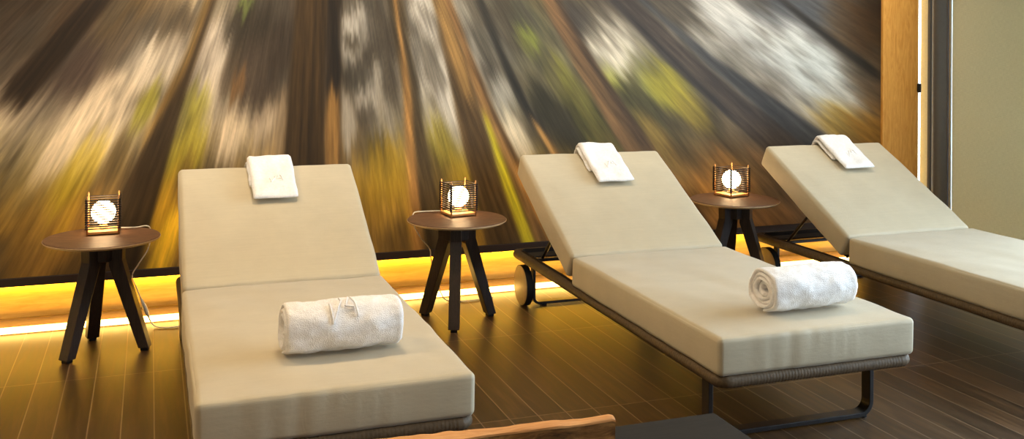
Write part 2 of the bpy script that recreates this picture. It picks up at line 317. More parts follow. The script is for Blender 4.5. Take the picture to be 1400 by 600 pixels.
MURAL_BLOBS=[(-0.365, 1.51, 0.113, 0.075, (74, 54, 34), 0.7), (-0.12, 1.513, 0.151, 0.091, (86, 66, 36), 0.6), (0.117, 1.48, 0.113, 0.053, (92, 76, 52), 0.6), (-0.184, 1.193, 0.098, 0.034, (96, 78, 60), 0.6), (1.715, 1.373, 0.128, 0.038, (64, 58, 46), 0.7), (1.779, 1.212, 0.075, 0.038, (60, 54, 44), 0.7), (2.038, 1.333, 0.113, 0.053, (70, 66, 46), 0.6), (2.083, 1.005, 0.128, 0.06, (48, 44, 28), 0.75), (2.421, 0.998, 0.098, 0.045, (54, 48, 26), 0.6), (2.748, 0.991, 0.091, 0.053, (60, 54, 32), 0.7), (2.942, 0.75, 0.113, 0.045, (74, 60, 34), 0.6), (3.214, 0.74, 0.128, 0.06, (72, 58, 40), 0.65), (2.794, 1.375, 0.113, 0.038, (92, 84, 70), 0.6), (2.604, 1.438, 0.098, 0.053, (120, 112, 96), 0.6), (3.086, 1.375, 0.128, 0.045, (140, 134, 122), 0.6), (3.162, 1.201, 0.098, 0.038, (104, 96, 84), 0.6), (3.438, 1.576, 0.075, 0.038, (90, 90, 88), 0.7), (3.595, 1.488, 0.091, 0.03, (84, 84, 84), 0.7), (0.319, 1.327, 0.128, 0.075, (172, 156, 134), 0.85), (-0.025, 1.285, 0.098, 0.083, (180, 162, 136), 0.85), (0.09, 1.371, 0.083, 0.038, (150, 134, 112), 0.7), (0.275, 1.133, 0.098, 0.06, (168, 150, 126), 0.8), (-0.232, 0.982, 0.226, 0.098, (192, 170, 138), 0.95), (-0.378, 0.881, 0.151, 0.075, (190, 168, 135), 0.8), (0.371, 0.937, 0.121, 0.083, (185, 160, 125), 0.9), (0.543, 0.981, 0.083, 0.053, (180, 155, 122), 0.8), (0.256, 1.371, 0.094, 0.075, (160, 142, 120), 0.7), (0.959, 1.411, 0.113, 0.049, (168, 158, 142), 0.85), (1.036, 1.43, 0.083, 0.038, (172, 162, 146), 0.85), (1.061, 1.149, 0.098, 0.053, (165, 154, 138), 0.85), (0.969, 0.959, 0.128, 0.045, (155, 143, 124), 0.8), (1.147, 0.966, 0.128, 0.053, (150, 138, 118), 0.8), (1.154, 1.237, 0.075, 0.038, (150, 140, 122), 0.7), (1.02, 1.507, 0.068, 0.045, (160, 150, 135), 0.7), (1.069, 0.995, 0.068, 0.045, (70, 60, 46), 0.7), (1.202, 1.171, 0.113, 0.038, (66, 56, 42), 0.8), (1.087, 1.318, 0.053, 0.053, (64, 54, 40), 0.75), (1.184, 1.419, 0.083, 0.038, (72, 62, 48), 0.7), (1.129, 0.831, 0.075, 0.06, (80, 68, 46), 0.6), (0.997, 1.403, 0.045, 0.045, (60, 50, 35), 0.8), (1.018, 1.211, 0.075, 0.068, (55, 48, 36), 0.8), (1.384, 1.538, 0.128, 0.068, (172, 162, 146), 0.9), (1.516, 1.115, 0.234, 0.06, (172, 163, 148), 0.95), (1.633, 0.954, 0.113, 0.038, (165, 155, 138), 0.7), (1.835, 1.099, 0.083, 0.06, (150, 145, 132), 0.7), (1.897, 0.846, 0.121, 0.068, (192, 176, 146), 0.95), (1.975, 0.783, 0.083, 0.038, (190, 172, 140), 0.8), (2.474, 1.312, 0.113, 0.128, (182, 172, 152), 0.95), (2.282, 1.374, 0.053, 0.038, (150, 140, 125), 0.5), (3.286, 1.516, 0.226, 0.091, (162, 159, 152), 0.88), (3.544, 1.332, 0.189, 0.098, (160, 160, 155), 0.85), (3.873, 1.231, 0.211, 0.113, (166, 170, 167), 0.96), (4.082, 1.055, 0.151, 0.075, (170, 168, 160), 0.7), (3.728, 1.376, 0.075, 0.098, (160, 162, 158), 0.75), (-0.322, 1.247, 0.128, 0.075, (72, 56, 45), 0.85), (-0.119, 1.388, 0.128, 0.053, (85, 70, 52), 0.7), (0.476, 1.446, 0.158, 0.106, (52, 43, 30), 0.9), (0.513, 1.204, 0.166, 0.106, (72, 58, 44), 0.85), (0.633, 1.334, 0.151, 0.068, (58, 46, 33), 0.8), (0.38, 1.224, 0.113, 0.038, (75, 60, 42), 0.7), (0.151, 1.509, 0.075, 0.06, (70, 56, 38), 0.6), (2.236, 1.507, 0.128, 0.098, (60, 53, 46), 0.9), (1.971, 1.496, 0.113, 0.075, (70, 68, 52), 0.7), (3.113, 0.918, 0.113, 0.068, (60, 52, 34), 0.85), (2.615, 1.057, 0.106, 0.068, (66, 60, 32), 0.85), (3.287, 1.332, 0.106, 0.045, (112, 106, 96), 0.6), (2.217, 0.919, 0.189, 0.083, (50, 44, 26), 0.8), (1.165, 1.373, 0.106, 0.053, (70, 60, 46), 0.7), (1.148, 0.772, 0.098, 0.068, (60, 50, 28), 0.7), (1.426, 1.255, 0.151, 0.038, (75, 66, 52), 0.6), (4.163, 1.492, 0.17, 0.128, (72, 48, 20), 0.85), (3.86, 1.581, 0.113, 0.075, (68, 70, 74), 0.7), (0.195, 1.087, 0.06, 0.06, (160, 148, 30), 0.85), (0.172, 0.844, 0.128, 0.068, (166, 146, 20), 0.85), (-0.024, 1.048, 0.098, 0.034, (150, 140, 24), 0.8), (-0.306, 0.766, 0.136, 0.06, (166, 140, 20), 0.85), (-0.393, 0.664, 0.098, 0.053, (150, 125, 22), 0.7), (0.046, 0.542, 0.136, 0.053, (205, 155, 22), 0.8), (1.196, 0.693, 0.136, 0.091, (178, 138, 26), 0.85), (1.071, 0.582, 0.098, 0.053, (165, 125, 28), 0.7), (1.477, 0.839, 0.106, 0.053, (125, 112, 26), 0.8), (1.635, 0.575, 0.151, 0.053, (180, 150, 28), 0.7), (1.98, 1.394, 0.068, 0.045, (130, 138, 44), 0.8), (2.158, 1.189, 0.098, 0.053, (118, 112, 48), 0.8), (2.466, 1.156, 0.075, 0.053, (152, 152, 50), 0.85), (2.867, 1.117, 0.136, 0.091, (162, 150, 38), 0.9), (3.014, 0.986, 0.113, 0.06, (150, 130, 36), 0.8), (4.055, 0.895, 0.128, 0.083, (168, 128, 32), 0.85), (4.279, 0.82, 0.128, 0.083, (150, 100, 22), 0.7), (0.453, 1.571, 0.038, 0.03, (115, 132, 52), 0.8), (2.284, 1.084, 0.189, 0.038, (110, 105, 35), 0.6), (2.33, 0.896, 0.151, 0.038, (90, 85, 25), 0.5), (0.42, 1.168, 0.053, 0.026, (142, 92, 40), 0.8), (0.78, 1.504, 0.06, 0.045, (150, 100, 48), 0.7), (0.763, 1.251, 0.075, 0.053, (155, 105, 50), 0.75), (1.349, 0.471, 0.151, 0.053, (185, 135, 45), 0.6), (2.797, 0.819, 0.136, 0.053, (150, 110, 40), 0.6), (3.342, 0.582, 0.226, 0.053, (160, 115, 60), 0.6), (3.191, 0.413, 0.189, 0.045, (185, 130, 60), 0.6), (-0.149, 0.82, 0.136, 0.038, (90, 72, 38), 0.7), (0.294, 0.858, 0.098, 0.03, (90, 72, 40), 0.5), (-0.344, 0.529, 0.151, 0.053, (170, 120, 45), 0.5), (0.155, 0.7, 0.113, 0.034, (110, 80, 40), 0.5), (3.812, 0.675, 0.189, 0.045, (150, 128, 98), 0.7), (3.548, 0.64, 0.189, 0.038, (140, 105, 70), 0.5)]
# ------------------------------------------------------------------ palette
M_fab = mat_fabric('sand_upholstery', rgb(194, 182, 156))
M_terry = mat_terry()
M_metal = mat_plain('dark_powder_coat', rgb(44, 41, 42), 0.38, 0.5, 0.3)
M_rope = mat_plain('woven_taupe_wicker', rgb(90, 74, 54), 0.6, 0.35, 0, 90, 0.22, 0.5)
M_deck = mat_plain('grey_sling_panel', rgb(62, 58, 54), 0.7, 0.3)
M_wheel = mat_plain('taupe_wheel_disc', rgb(158, 142, 122), 0.45, 0.4)
M_rubber = mat_plain('black_rubber', rgb(26, 24, 24), 0.6, 0.3)
M_top = mat_wood('dark_walnut_top', rgb(66, 44, 30), rgb(122, 88, 62), (2, 16, 1), 0.5, 0.35)
M_rim = mat_wood('plywood_rim', rgb(176, 146, 108), rgb(205, 176, 136), (2, 2, 30), 0.5, 0.4)
M_leg = mat_wood('black_stained_wood', rgb(34, 26, 22), rgb(62, 48, 40), (20, 20, 1.5), 0.42, 0.45)
M_lampwood = mat_wood('pale_lamp_wood', rgb(176, 122, 70), rgb(206, 152, 96), (3, 12, 12), 0.5, 0.3)
M_rod = mat_plain('brown_black_bamboo', rgb(40, 27, 18), 0.5, 0.4, 0, 120, 0.2)
M_cord = mat_plain('white_cable', rgb(226, 222, 210), 0.45, 0.4)
M_oak = mat_wood('oak_veneer', rgb(205, 140, 58), rgb(236, 178, 92), (7, 7, 0.9), 0.42, 0.4, n=4, dist=2.6)
M_oakh = mat_wood('oak_veneer_lengthwise', rgb(214, 172, 98), rgb(238, 204, 132), (0.9, 7, 9), 0.45, 0.35, n=4, dist=1.6)
M_skirt = mat_wood('brown_skirting', rgb(92, 70, 42), rgb(118, 92, 56), (1, 8, 10), 0.5, 0.3)
M_darkband = mat_plain('dark_brown_band', rgb(48, 34, 26), 0.5, 0.4)
M_wall = mat_plain('warm_white_plaster', rgb(214, 204, 186), 0.85, 0.2, 0, 30, 0.03, 0.1)
M_frame = mat_plain('anthracite_aluminium', rgb(92, 95, 98), 0.42, 0.5, 0.3, 40, 0.04)
M_alu = mat_plain('satin_aluminium', rgb(176, 180, 180), 0.3, 0.5, 0.8, 40, 0.03)
M_black = mat_wood('black_ash_table', rgb(26, 24, 23), rgb(40, 37, 35), (1.5, 12, 12), 0.55, 0.25)
M_burl = mat_burl()
M_sap_lit = mat_wood('orange_lit_sapwood_edge', rgb(196, 130, 72), rgb(232, 172, 110), (1.2, 14, 14), 0.45, 0.4, n=5)  # sapwood, with the orange light on the slab's top put into its colour
M_blind = mat_blind(); M_pane = mat_pane(); M_floor = mat_floor(); M_mural = mat_mural()
M_led = mat_emit('amber_led', (1.0, 0.60, 0.14, 1), LED_FLOOR)
M_led2 = mat_emit('amber_led_cove', (1.0, 0.60, 0.045, 1), LED_COVE)
M_globe = mat_globe(GLOBE)

# ------------------------------------------------------------------ the room
XL, XR, YB, YW, ZC = -3.2, 4.78, -2.2, 5.36, 2.8
def struct(name, mb, mat, parent=None, **k):
    o = mb.build(name, mat, parent, **k)
    if not parent: o['kind'] = 'structure'
    return o
struct('floor', MB().box(XL, XR + 0.12, YB, YW + 0.3, -0.1, 0), M_floor)
struct('ceiling', MB().box(XL, XR + 0.12, YB, YW + 0.3, ZC, ZC + 0.1), M_wall)
struct('wall_left', MB().box(XL - 0.1, XL, YB, YW + 0.3, 0, ZC), M_wall)
struct('wall_rear', MB().box(XL, XR + 0.12, YB - 0.1, YB, 0, ZC), M_wall)
struct('wall_front', MB().box(XL, 4.66, YW, YW + 0.12, 0, ZC), M_oakh)
struct('wall_corner', MB().box(4.66, XR + 0.12, YW + 0.16, YW + 0.28, 0, ZC), M_wall)
# window wall on the right
WT = 2.62
struct('wall_right', MB().box(XR, XR + 0.12, YB, YW + 0.28, WT, ZC).box(XR, XR + 0.12, YB, 0.7, 0, WT).box(XR, XR + 0.12, 0.7, YW + 0.28, -0.02, 0.03), M_wall)
for i, (a, b) in enumerate(((5.14, YW + 0.16), (3.98, 5.14), (2.35, 3.98), (0.7, 2.35))):
    w = struct('window_%d' % (i + 1), MB().box(XR + 0.03, XR + 0.09, a, a + 0.05, 0.03, WT).box(XR + 0.03, XR + 0.09, b - 0.05, b, 0.03, WT)
               .box(XR + 0.03, XR + 0.09, a + 0.05, b - 0.05, 0.03, 0.08).box(XR + 0.03, XR + 0.09, a + 0.05, b - 0.05, WT - 0.05, WT) if i else
               MB().box(XR + 0.03, XR + 0.09, a, a + 0.05, 0.03, WT).box(XR + 0.03, XR + 0.09, a + 0.05, b, 0.03, 0.08).box(XR + 0.03, XR + 0.09, a + 0.05, b, WT - 0.05, WT), M_frame)
    MB().box(XR + 0.055, XR + 0.061, a + 0.04, b - (0.04 if i else 0), 0.07, WT - 0.04).build('pane', M_pane, w)
# dark mullion with a shallow fluted front, as beside the first blind
mu = []
x0, x1, ya, yb = 4.66, 4.80, 5.052, 5.222
prof = [(x1, ya), (x0 + 0.050, ya), (x0 + 0.050, ya + 0.010)]
for k in range(9):
    t = k / 8.0
    prof.append((x0 + 0.050 - 0.030 * math.sin(PI * t), ya + 0.012 + 0.128 * t))
prof += [(x0 + 0.056, yb - 0.026), (x0 + 0.046, yb - 0.020), (x0 + 0.046, yb), (x1, yb)]
m = MB(); n = len(prof)
m.add([(p[0], p[1], 0.0) for p in prof] + [(p[0], p[1], ZC) for p in prof],
      [tuple(range(n)), tuple(range(2 * n - 1, n - 1, -1))] + [(i, (i + 1) % n, n + (i + 1) % n, n + i) for i in range(n)])
struct('trim_4', m, M_frame, smooth=True, angle=0.6)
struct('trim_5', MB().box(4.715, 4.735, 5.036, 5.047, 0.0, ZC), M_alu)

def blind(y0, y1, label, drop=0.06, x=4.728, skew=0.0):
    t = thing('roller_blind', label, 'blind', (x, (y0 + y1) / 2, 0), 0, 'linen roller blinds')
    h = (y1 - y0) / 2
    m = MB(); ny, nz = 12, 40; vs = []; fs = []
    for s in (0, 1):
        for i in range(ny + 1):
            for k in range(nz + 1):
                z = drop + (ZC - 0.06 - drop) * k / nz
                yy = -h + (2 * h + skew * (1 - k / nz)) * i / ny
                vs.append((0.0015 * (1 - 2 * s) + 0.0025 * math.sin(yy * 16 + 1), yy, z))
    o = (ny + 1) * (nz + 1)
    for s in (0, 1):
        for i in range(ny):
            for k in range(nz):
                a = s * o + i * (nz + 1) + k
                fs.append((a, a + 1, a + nz + 2, a + nz + 1))
    m.add(vs, fs).build('blind_fabric', M_blind, t, smooth=True)
    MB().tube([(0, -h, drop - 0.008), (0, h, drop - 0.008)], 0.011, 10).build('hem_bar', M_alu, t, smooth=True, angle=0.8)
    MB().tube([(0.0, -h, ZC - 0.035), (0.0, h, ZC - 0.035)], 0.03, 16).build('roller_tube', M_alu, t, smooth=True, angle=0.8)
    return t
blind(5.240, 5.300, 'narrow strip of linen blind between the oak post and the dark window post', 0.06, 4.724, 0.012)
blind(4.02, 5.033, 'wide pale green-grey linen blind at the far right edge, right of the dark window post', 0.06, 4.728)

# oak post closing the mural on the right
struct('trim_1', MB().box(4.388, 4.668, 5.262, YW + 0.16, 0, ZC, 0.003), M_oak)
# little black catch screwed to the post's right edge
c = thing('door_catch', 'small black catch on the right edge of the oak post', 'catch', (4.668, 5.252, 1.094))
MB().box(-0.016, 0.010, -0.012, 0.010, -0.030, 0.030, 0.009, 3).build('catch_body', M_rubber, c, smooth=True, angle=0.7)
MB().lathe([(0.0, -0.0155), (0.004, -0.0155), (0.005, -0.012)], 12).build('screw', M_alu, c)
c.children[-1].rotation_euler = (PI / 2, 0, 0); c.children[-1].location = (-0.002, 0.0, 0.014)
c.children[-1].location.y = 0.0

# ------------------------------------------------------------------ mural
def build_mural():
    X0, X1, Z0, Z1 = XL + 0.02, 4.386, 0.268, ZC - 0.01
    cx, cz = MURAL_CENTRE
    NTH, NR = 1500, 300; TH0, TH1 = -1.36, 1.36; R0, R1 = 0.25, 6.0
    # the design, drawn on a polar grid round the centre of the zoom
    th = np.linspace(TH0, TH1, NTH)[:, None]; rr = np.exp(np.linspace(math.log(R0), math.log(R1), NR))[None, :]
    PX = cx + rr * np.sin(th); PZ = cz - rr * np.cos(th)
    img = np.zeros((NTH, NR, 3)); wsum = np.full((NTH, NR), 1e-9)
    for gx, gz, r, g, b in MURAL_GRID:
        w = np.exp(-((PX - gx) ** 2 / 0.045 + (PZ - gz) ** 2 / 0.028)) + 1e-7 / (0.01 + (PX - gx) ** 2 + (PZ - gz) ** 2)
        img += w[..., None] * np.array([r, g, b], float); wsum += w
    img /= wsum[..., None]
    rng = np.random.RandomState(3)
    def vnoise(u, v, seed, period=4096):
        rs = np.random.RandomState(seed); tab = rs.rand(256, 256)
        iu, iv = np.floor(u).astype(int), np.floor(v).astype(int); fu, fv = u - iu, v - iv
        fu = fu * fu * (3 - 2 * fu); fv = fv * fv * (3 - 2 * fv)
        a = tab[iu % 256, iv % 256]; b = tab[(iu + 1) % 256, iv % 256]; c = tab[iu % 256, (iv + 1) % 256]; d = tab[(iu + 1) % 256, (iv + 1) % 256]
        return (a * (1 - fu) + b * fu) * (1 - fv) + (c * (1 - fu) + d * fu) * fv
    # leafy mottling of the crowns
    TT = th + 0 * rr; RR = rr + 0 * th
    mott = vnoise(TT * 26 + 50, RR * 4.5, 11) * 0.6 + vnoise(TT * 55 + 50, RR * 9, 12) * 0.4
    img *= (0.80 + 0.42 * mott)[..., None]
    clump = np.clip((vnoise(TT * 20 + 80, RR * 6.0, 61) * 0.6 + vnoise(TT * 48 + 80, RR * 12.0, 62) * 0.4 - 0.50) * 5.0, 0, 1)[..., None]
    img = img * (1 - 0.5 * clump) + 0.5 * clump * np.array([62, 51, 36], float)
    for bx, bz, ra, rb, col, al in MURAL_BLOBS:
        br = math.hypot(bx - cx, cz - bz); bt = math.atan2(bx - cx, cz - bz)
        big = 1.34 if sum(col) > 400 else 1.2
        if col[1] > col[2] * 2.2: al *= 0.72; big = 1.4      # sunlit leaves fade softly into the rest
        d2 = ((RR - br) / (ra * big)) ** 2 + ((TT - bt) * br / (rb * big)) ** 2
        d2 = d2 * (0.55 + 0.55 * vnoise(TT * 26 + 9, RR * 7, 21) + 0.35 * vnoise(TT * 60 + 9, RR * 14, 22))
        a = al / (1 + np.exp((np.sqrt(d2) - 0.92) * 9.0))
        img = img * (1 - a[..., None]) + a[..., None] * np.array(col, float)
    clump = np.clip((vnoise(TT * 30 + 40, RR * 7.0, 71) * 0.55 + vnoise(TT * 75 + 40, RR * 14.0, 72) * 0.45 - 0.55) * 6.0, 0, 1)
    clump = (clump * np.clip((PZ - 0.75) / 0.4, 0.25, 1) * 0.42)[..., None]
    img = img * (1 - clump) + clump * np.array([72, 64, 52], float)
    for pts, col, al in MURAL_TRUNKS:
        best = np.full(PX.shape, 1e9)
        for (ax, az, aw), (bx, bz, bw) in zip(pts[:-1], pts[1:]):
            dx, dz = bx - ax, bz - az; L2 = dx * dx + dz * dz
            t = ((PX - ax) * dx + (PZ - az) * dz) / L2
            lo = -1.2 if (ax, az, aw) == pts[0] and az > 1.2 else 0.0
            hi = 1.6 if (bx, bz, bw) == pts[-1] and bz < 0.6 else 1.0
            tc = np.clip(t, lo, hi)
            w = (aw + (bw - aw) * np.clip(t, 0, 1)) * 0.5
            d = np.hypot(PX - ax - tc * dx, PZ - az - tc * dz) - w
            best = np.minimum(best, d)
        a = al / (1 + np.exp(best / 0.0055))
        bark = 0.82 + 0.36 * vnoise(TT * 160 + 7, RR * 2.2, 31)
        img = img * (1 - a[..., None]) + a[..., None] * (np.array([col[0] * 1.10, col[1] * 1.18, col[2] * 1.16]) * bark[..., None])
    # zoom blur: average along each ray
    out = np.zeros_like(img); ws = 0
    for k in range(-2, 3):
        w = 1.0 - abs(k) / 3.5
        out += w * np.roll(img, k, axis=1); ws += w
    out[:, :4] = img[:, :4] * ws; out[:, -4:] = img[:, -4:] * ws
    img = out / ws
    # the printed sheet as a fine grid
    xs = np.concatenate([np.arange(X0, -1.0, 0.05), np.arange(-1.0, X1, 0.0075), [X1]])
    zs = np.concatenate([np.arange(Z0, 1.72, 0.0085), np.arange(1.72, Z1, 0.03), [Z1]])
    XX, ZZ = np.meshgrid(xs, zs, indexing='ij'); nx, nz = XX.shape
    t = np.arctan2(XX - cx, cz - ZZ); r = np.hypot(XX - cx, cz - ZZ)
    fr = vnoise(t * 120 + 300, r * 2.5, 41) * 0.5 + 0.5 * vnoise(t * 260 + 700, r * 3.0, 43) * 0.6 + vnoise(t * 480 + 900, r * 3.5, 42) * 0.2
    r2 = np.clip(r + (fr - 0.5) * 0.16, R0, R1 * 0.999); t2 = np.clip(t, TH0, TH1 * 0.9999)
    u = (t2 - TH0) / (TH1 - TH0) * (NTH - 1); v = (np.log(r2 / R0) / math.log(R1 / R0)) * (NR - 1)
    iu = np.clip(u.astype(int), 0, NTH - 2); iv = np.clip(v.astype(int), 0, NR - 2); fu = (u - iu)[..., None]; fv = (v - iv)[..., None]
    c = (img[iu, iv] * (1 - fu) + img[iu + 1, iv] * fu) * (1 - fv) + (img[iu, iv + 1] * (1 - fu) + img[iu + 1, iv + 1] * fu) * fv
    st = vnoise(t * 200 + 500, r * 3.0, 51) * 0.6 + vnoise(t * 420 + 500, r * 4, 52) * 0.4
    c = c * (0.90 + 0.20 * st)[..., None]
    lum = c.mean(axis=2, keepdims=True); c = lum + (c - lum) * MURAL_SAT; c = c * (np.clip(lum, 5, 255) / 150.0) ** MURAL_CON; c = np.clip(c * MURAL_GAIN / 255.0, 0, 1)
    lin = np.where(c <= 0.04045, c / 12.92, ((c + 0.055) / 1.055) ** 2.4)
    verts = np.zeros((nx * nz * 2, 3), np.float32)
    N = nx * nz
    verts[:N, 0] = XX.ravel(); verts[:N, 1] = 5.280; verts[:N, 2] = ZZ.ravel()
    verts = verts[:N]
    idx = np.arange(N).reshape(nx, nz)
    q = np.stack([idx[:-1, :-1], idx[1:, :-1], idx[1:, 1:], idx[:-1, 1:]], -1).reshape(-1, 4)
    # back and edges, so that the panel has its thickness
    corner = [(X0, 5.280, Z0), (X1, 5.280, Z0), (X1, 5.280, Z1), (X0, 5.280, Z1), (X0, 5.335, Z0), (X1, 5.335, Z0), (X1, 5.335, Z1), (X0, 5.335, Z1)]
    allv = np.concatenate([verts, np.array(corner, np.float32)])
    ef = np.array([(4, 7, 6, 5), (0, 4, 5, 1), (1, 5, 6, 2), (3, 2, 6, 7), (0, 3, 7, 4)]) + N
    q = np.concatenate([q, ef])
    me = bpy.data.meshes.new('forest_mural')
    me.vertices.add(len(allv)); me.vertices.foreach_set('co', allv.ravel())
    me.loops.add(q.size); me.loops.foreach_set('vertex_index', q.ravel().astype(np.int32))
    me.polygons.add(len(q)); me.polygons.foreach_set('loop_start', (np.arange(len(q)) * 4).astype(np.int32))
    me.update(calc_edges=True); me.validate()
    at = me.color_attributes.new('print', 'FLOAT_COLOR', 'POINT')
    d = np.ones((len(allv), 4), np.float32); d[:N, :3] = lin.reshape(-1, 3); d[N:, :3] = 0.05
    at.data.foreach_set('color', d.ravel())
    me.materials.append(M_mural)
    o = bpy.data.objects.new('forest_mural', me); COL.objects.link(o)
    return tag(o, 'wall-wide printed mural of a zoom-blurred forest behind the loungers', 'mural')
mural = build_mural()
# dark brown band under the mural, and the brown skirting at the foot of the oak base
struct('trim_2', MB().box(XL, 4.386, 5.276, 5.356, 0.226, 0.266, 0.002), M_darkband)
struct('baseboard_front', MB().box(XL, 4.66, 5.322, YW + 0.02, 0, 0.060, 0.004), M_skirt)

# amber light lines: one along the floor, one tucked under the mural
s = tag(MB().tube([(XL + 0.05, 5.285, 0.020), (4.36, 5.285, 0.020)], 0.0155, 12).build('floor_light_strip', M_led, None, smooth=True, angle=0.8),
        'glowing light strip along the floor at the foot of the mural wall', 'light strip')
s = tag(MB().box(XL + 0.05, 4.36, 5.330, 5.350, 0.214, 0.222).build('cove_light_strip', M_led2), 'hidden light strip tucked under the bottom edge of the mural', 'light strip')

# ------------------------------------------------------------------ loungers
def rounded_box(hx, hy, hz, r, nx, ny, nz, crown=0.0, wr=0.0, seed=0, frontcrease=0.0):
    """soft cushion centred on the origin, half sizes hx, hy, hz"""
    bm = bmesh.new(); vs = {}
    def axis(hh, n):      # rows crowd together where the edges turn
        e = [-hh + r * t for t in (0.0, 0.12, 0.3, 0.55, 0.8, 1.0)]
        m = max(1, n - 10)
        return e + [-hh + r + (2 * hh - 2 * r) * t / m for t in range(1, m)] + [-t for t in reversed(e)]
    ax, ay, az = axis(hx, nx), axis(hy, ny), axis(hz, nz)
    nx, ny, nz = len(ax) - 1, len(ay) - 1, len(az) - 1
    def P(i, j, k):
        key = (i, j, k)
        if key not in vs:
            p = Vector((ax[i], ay[j], az[k]))
            q = Vector((max(-hx + r, min(hx - r, p.x)), max(-hy + r, min(hy - r, p.y)), max(-hz + r, min(hz - r, p.z))))
            d = p - q
            if d.length > 1e-9:
                # keep corners round
                L = max(abs(d.x), abs(d.y), abs(d.z)); d = d.normalized() * L
            p2 = q + d
            fx, fy, fz = p.x / hx, p.y / hy, p.z / hz
            c = crown * (1 - fx ** 4) * (1 - fy ** 4)
            p2.z += c * fz
            p2.x += 0.5 * crown * (1 - fz ** 2) * fx * (1 - fy ** 4)
            p2.y += 0.5 * crown * (1 - fz ** 2) * fy * (1 - fx ** 4)
            if wr:
                nz1 = noise.noise(Vector((p.x * 4 + seed, p.y * 4, p.z * 4))) + 0.5 * noise.noise(Vector((p.x * 11 + seed, p.y * 9, p.z * 6)))
                p2 += Vector((fx ** 9, fy ** 9, abs(fz) ** 9 * (1 if fz > 0 else 0))) * nz1 * wr
                if fy < -0.9:      # pull creases on the foot end
                    cr = noise.noise(Vector((p.x * 26 + seed, 3.1, p.z * 5)))
                    p2.y += max(0, cr) * frontcrease * math.exp(-((p.x + 0.02) / 0.22) ** 2)
            vs[key] = bm.verts.new(p2)
        return vs[key]
    def quad(a, b, c, d): bm.faces.new((P(*a), P(*b), P(*c), P(*d)))
    for i in range(nx):
        for j in range(ny):
            quad((i, j, 0), (i, j + 1, 0), (i + 1, j + 1, 0), (i + 1, j, 0)); quad((i, j, nz), (i + 1, j, nz), (i + 1, j + 1, nz), (i, j + 1, nz))
    for i in range(nx):
        for k in range(nz):
            quad((i, 0, k), (i + 1, 0, k), (i + 1, 0, k + 1), (i, 0, k + 1)); quad((i, ny, k), (i, ny, k + 1), (i + 1, ny, k + 1), (i + 1, ny, k))
    for j in range(ny):
        for k in range(nz):
            quad((0, j, k), (0, j, k + 1), (0, j + 1, k + 1), (0, j + 1, k)); quad((nx, j, k), (nx, j + 1, k), (nx, j + 1, k + 1), (nx, j, k + 1))
    return bm

LW, LYC, LYF, LYB, LHS, LHB = 0.80, 0.833, 2.140, 0.115, 0.414, 0.800
BANG = math.atan2(LHB - LHS, LYC - LYB); BLEN = math.hypot(LHB - LHS, LYC - LYB)
TS, TB = 0.134, 0.130
def back_frame_matrix():
    """local frame of the back rest: x across, y up the slope, z out of its face; origin at the crease, centre line"""
    yv = Vector((0, math.cos(BANG), math.sin(BANG))); zv = Vector((0, -math.sin(BANG), math.cos(BANG)))
    M = Matrix(((1, 0, 0, LW / 2), (0, yv.y, zv.y, -LYC), (0, yv.z, zv.z, LHS), (0, 0, 0, 1)))
    return M
BM_ = back_frame_matrix()

def arc_rect(x0, x1, y0, y1, z, r, n=8):
    pts = []
    for cx, cy, a0 in ((x1 - r, y1 - r, 0), (x0 + r, y1 - r, 90), (x0 + r, y0 + r, 180), (x1 - r, y0 + r, 270)):
        for k in range(n + 1):
            a = math.radians(a0 + 90 * k / n); pts.append(Vector((cx + r * math.cos(a), cy + r * math.sin(a), z)))
    return pts
def resample(pts, step, closed=True):
    P = list(pts) + ([pts[0]] if closed else []); out = []
    d = 0.0
    for a, b in zip(P[:-1], P[1:]):
        L = (b - a).length
        while d < L:
            out.append(a.lerp(b, d / L)); d += step
        d -= L
    if not closed: out.append(P[-1])
    return out

def sled(x0, x1, y, ztop, w, th, rr):
    """flat-bar U: down, round the corner, along the floor, up again"""
    zf = 0.006 + th / 2
    pts = [Vector((x0, y, ztop))]
    for k in range(9):
        a = PI + (PI / 2) * k / 8; pts.append(Vector((x0 + rr + rr * math.cos(a), y, zf + rr + rr * math.sin(a))))
    for k in range(9):
        a = 1.5 * PI + (PI / 2) * k / 8; pts.append(Vector((x1 - rr + rr * math.cos(a), y, zf + rr + rr * math.sin(a))))
    pts.append(Vector((x1, y, ztop)))
    vs, fs = [], []
    n = len(pts)
    for i, p in enumerate(pts):
        t = (pts[min(i + 1, n - 1)] - pts[max(i - 1, 0)]).normalized()
        nn = Vector((t.z, 0, -t.x))
        for sy, sn in ((-1, -1), (1, -1), (1, 1), (-1, 1)):
            vs.append(p + Vector((0, sy * w / 2, 0)) + nn * (sn * th / 2))
    for i in range(n - 1):
        for k in range(4):
            l = (k + 1) % 4; fs.append((i * 4 + k, i * 4 + l, (i + 1) * 4 + l, (i + 1) * 4 + k))
    fs.append((3, 2, 1, 0)); fs.append(tuple((n - 1) * 4 + k for k in range(4)))
    return MB().add(vs, fs)

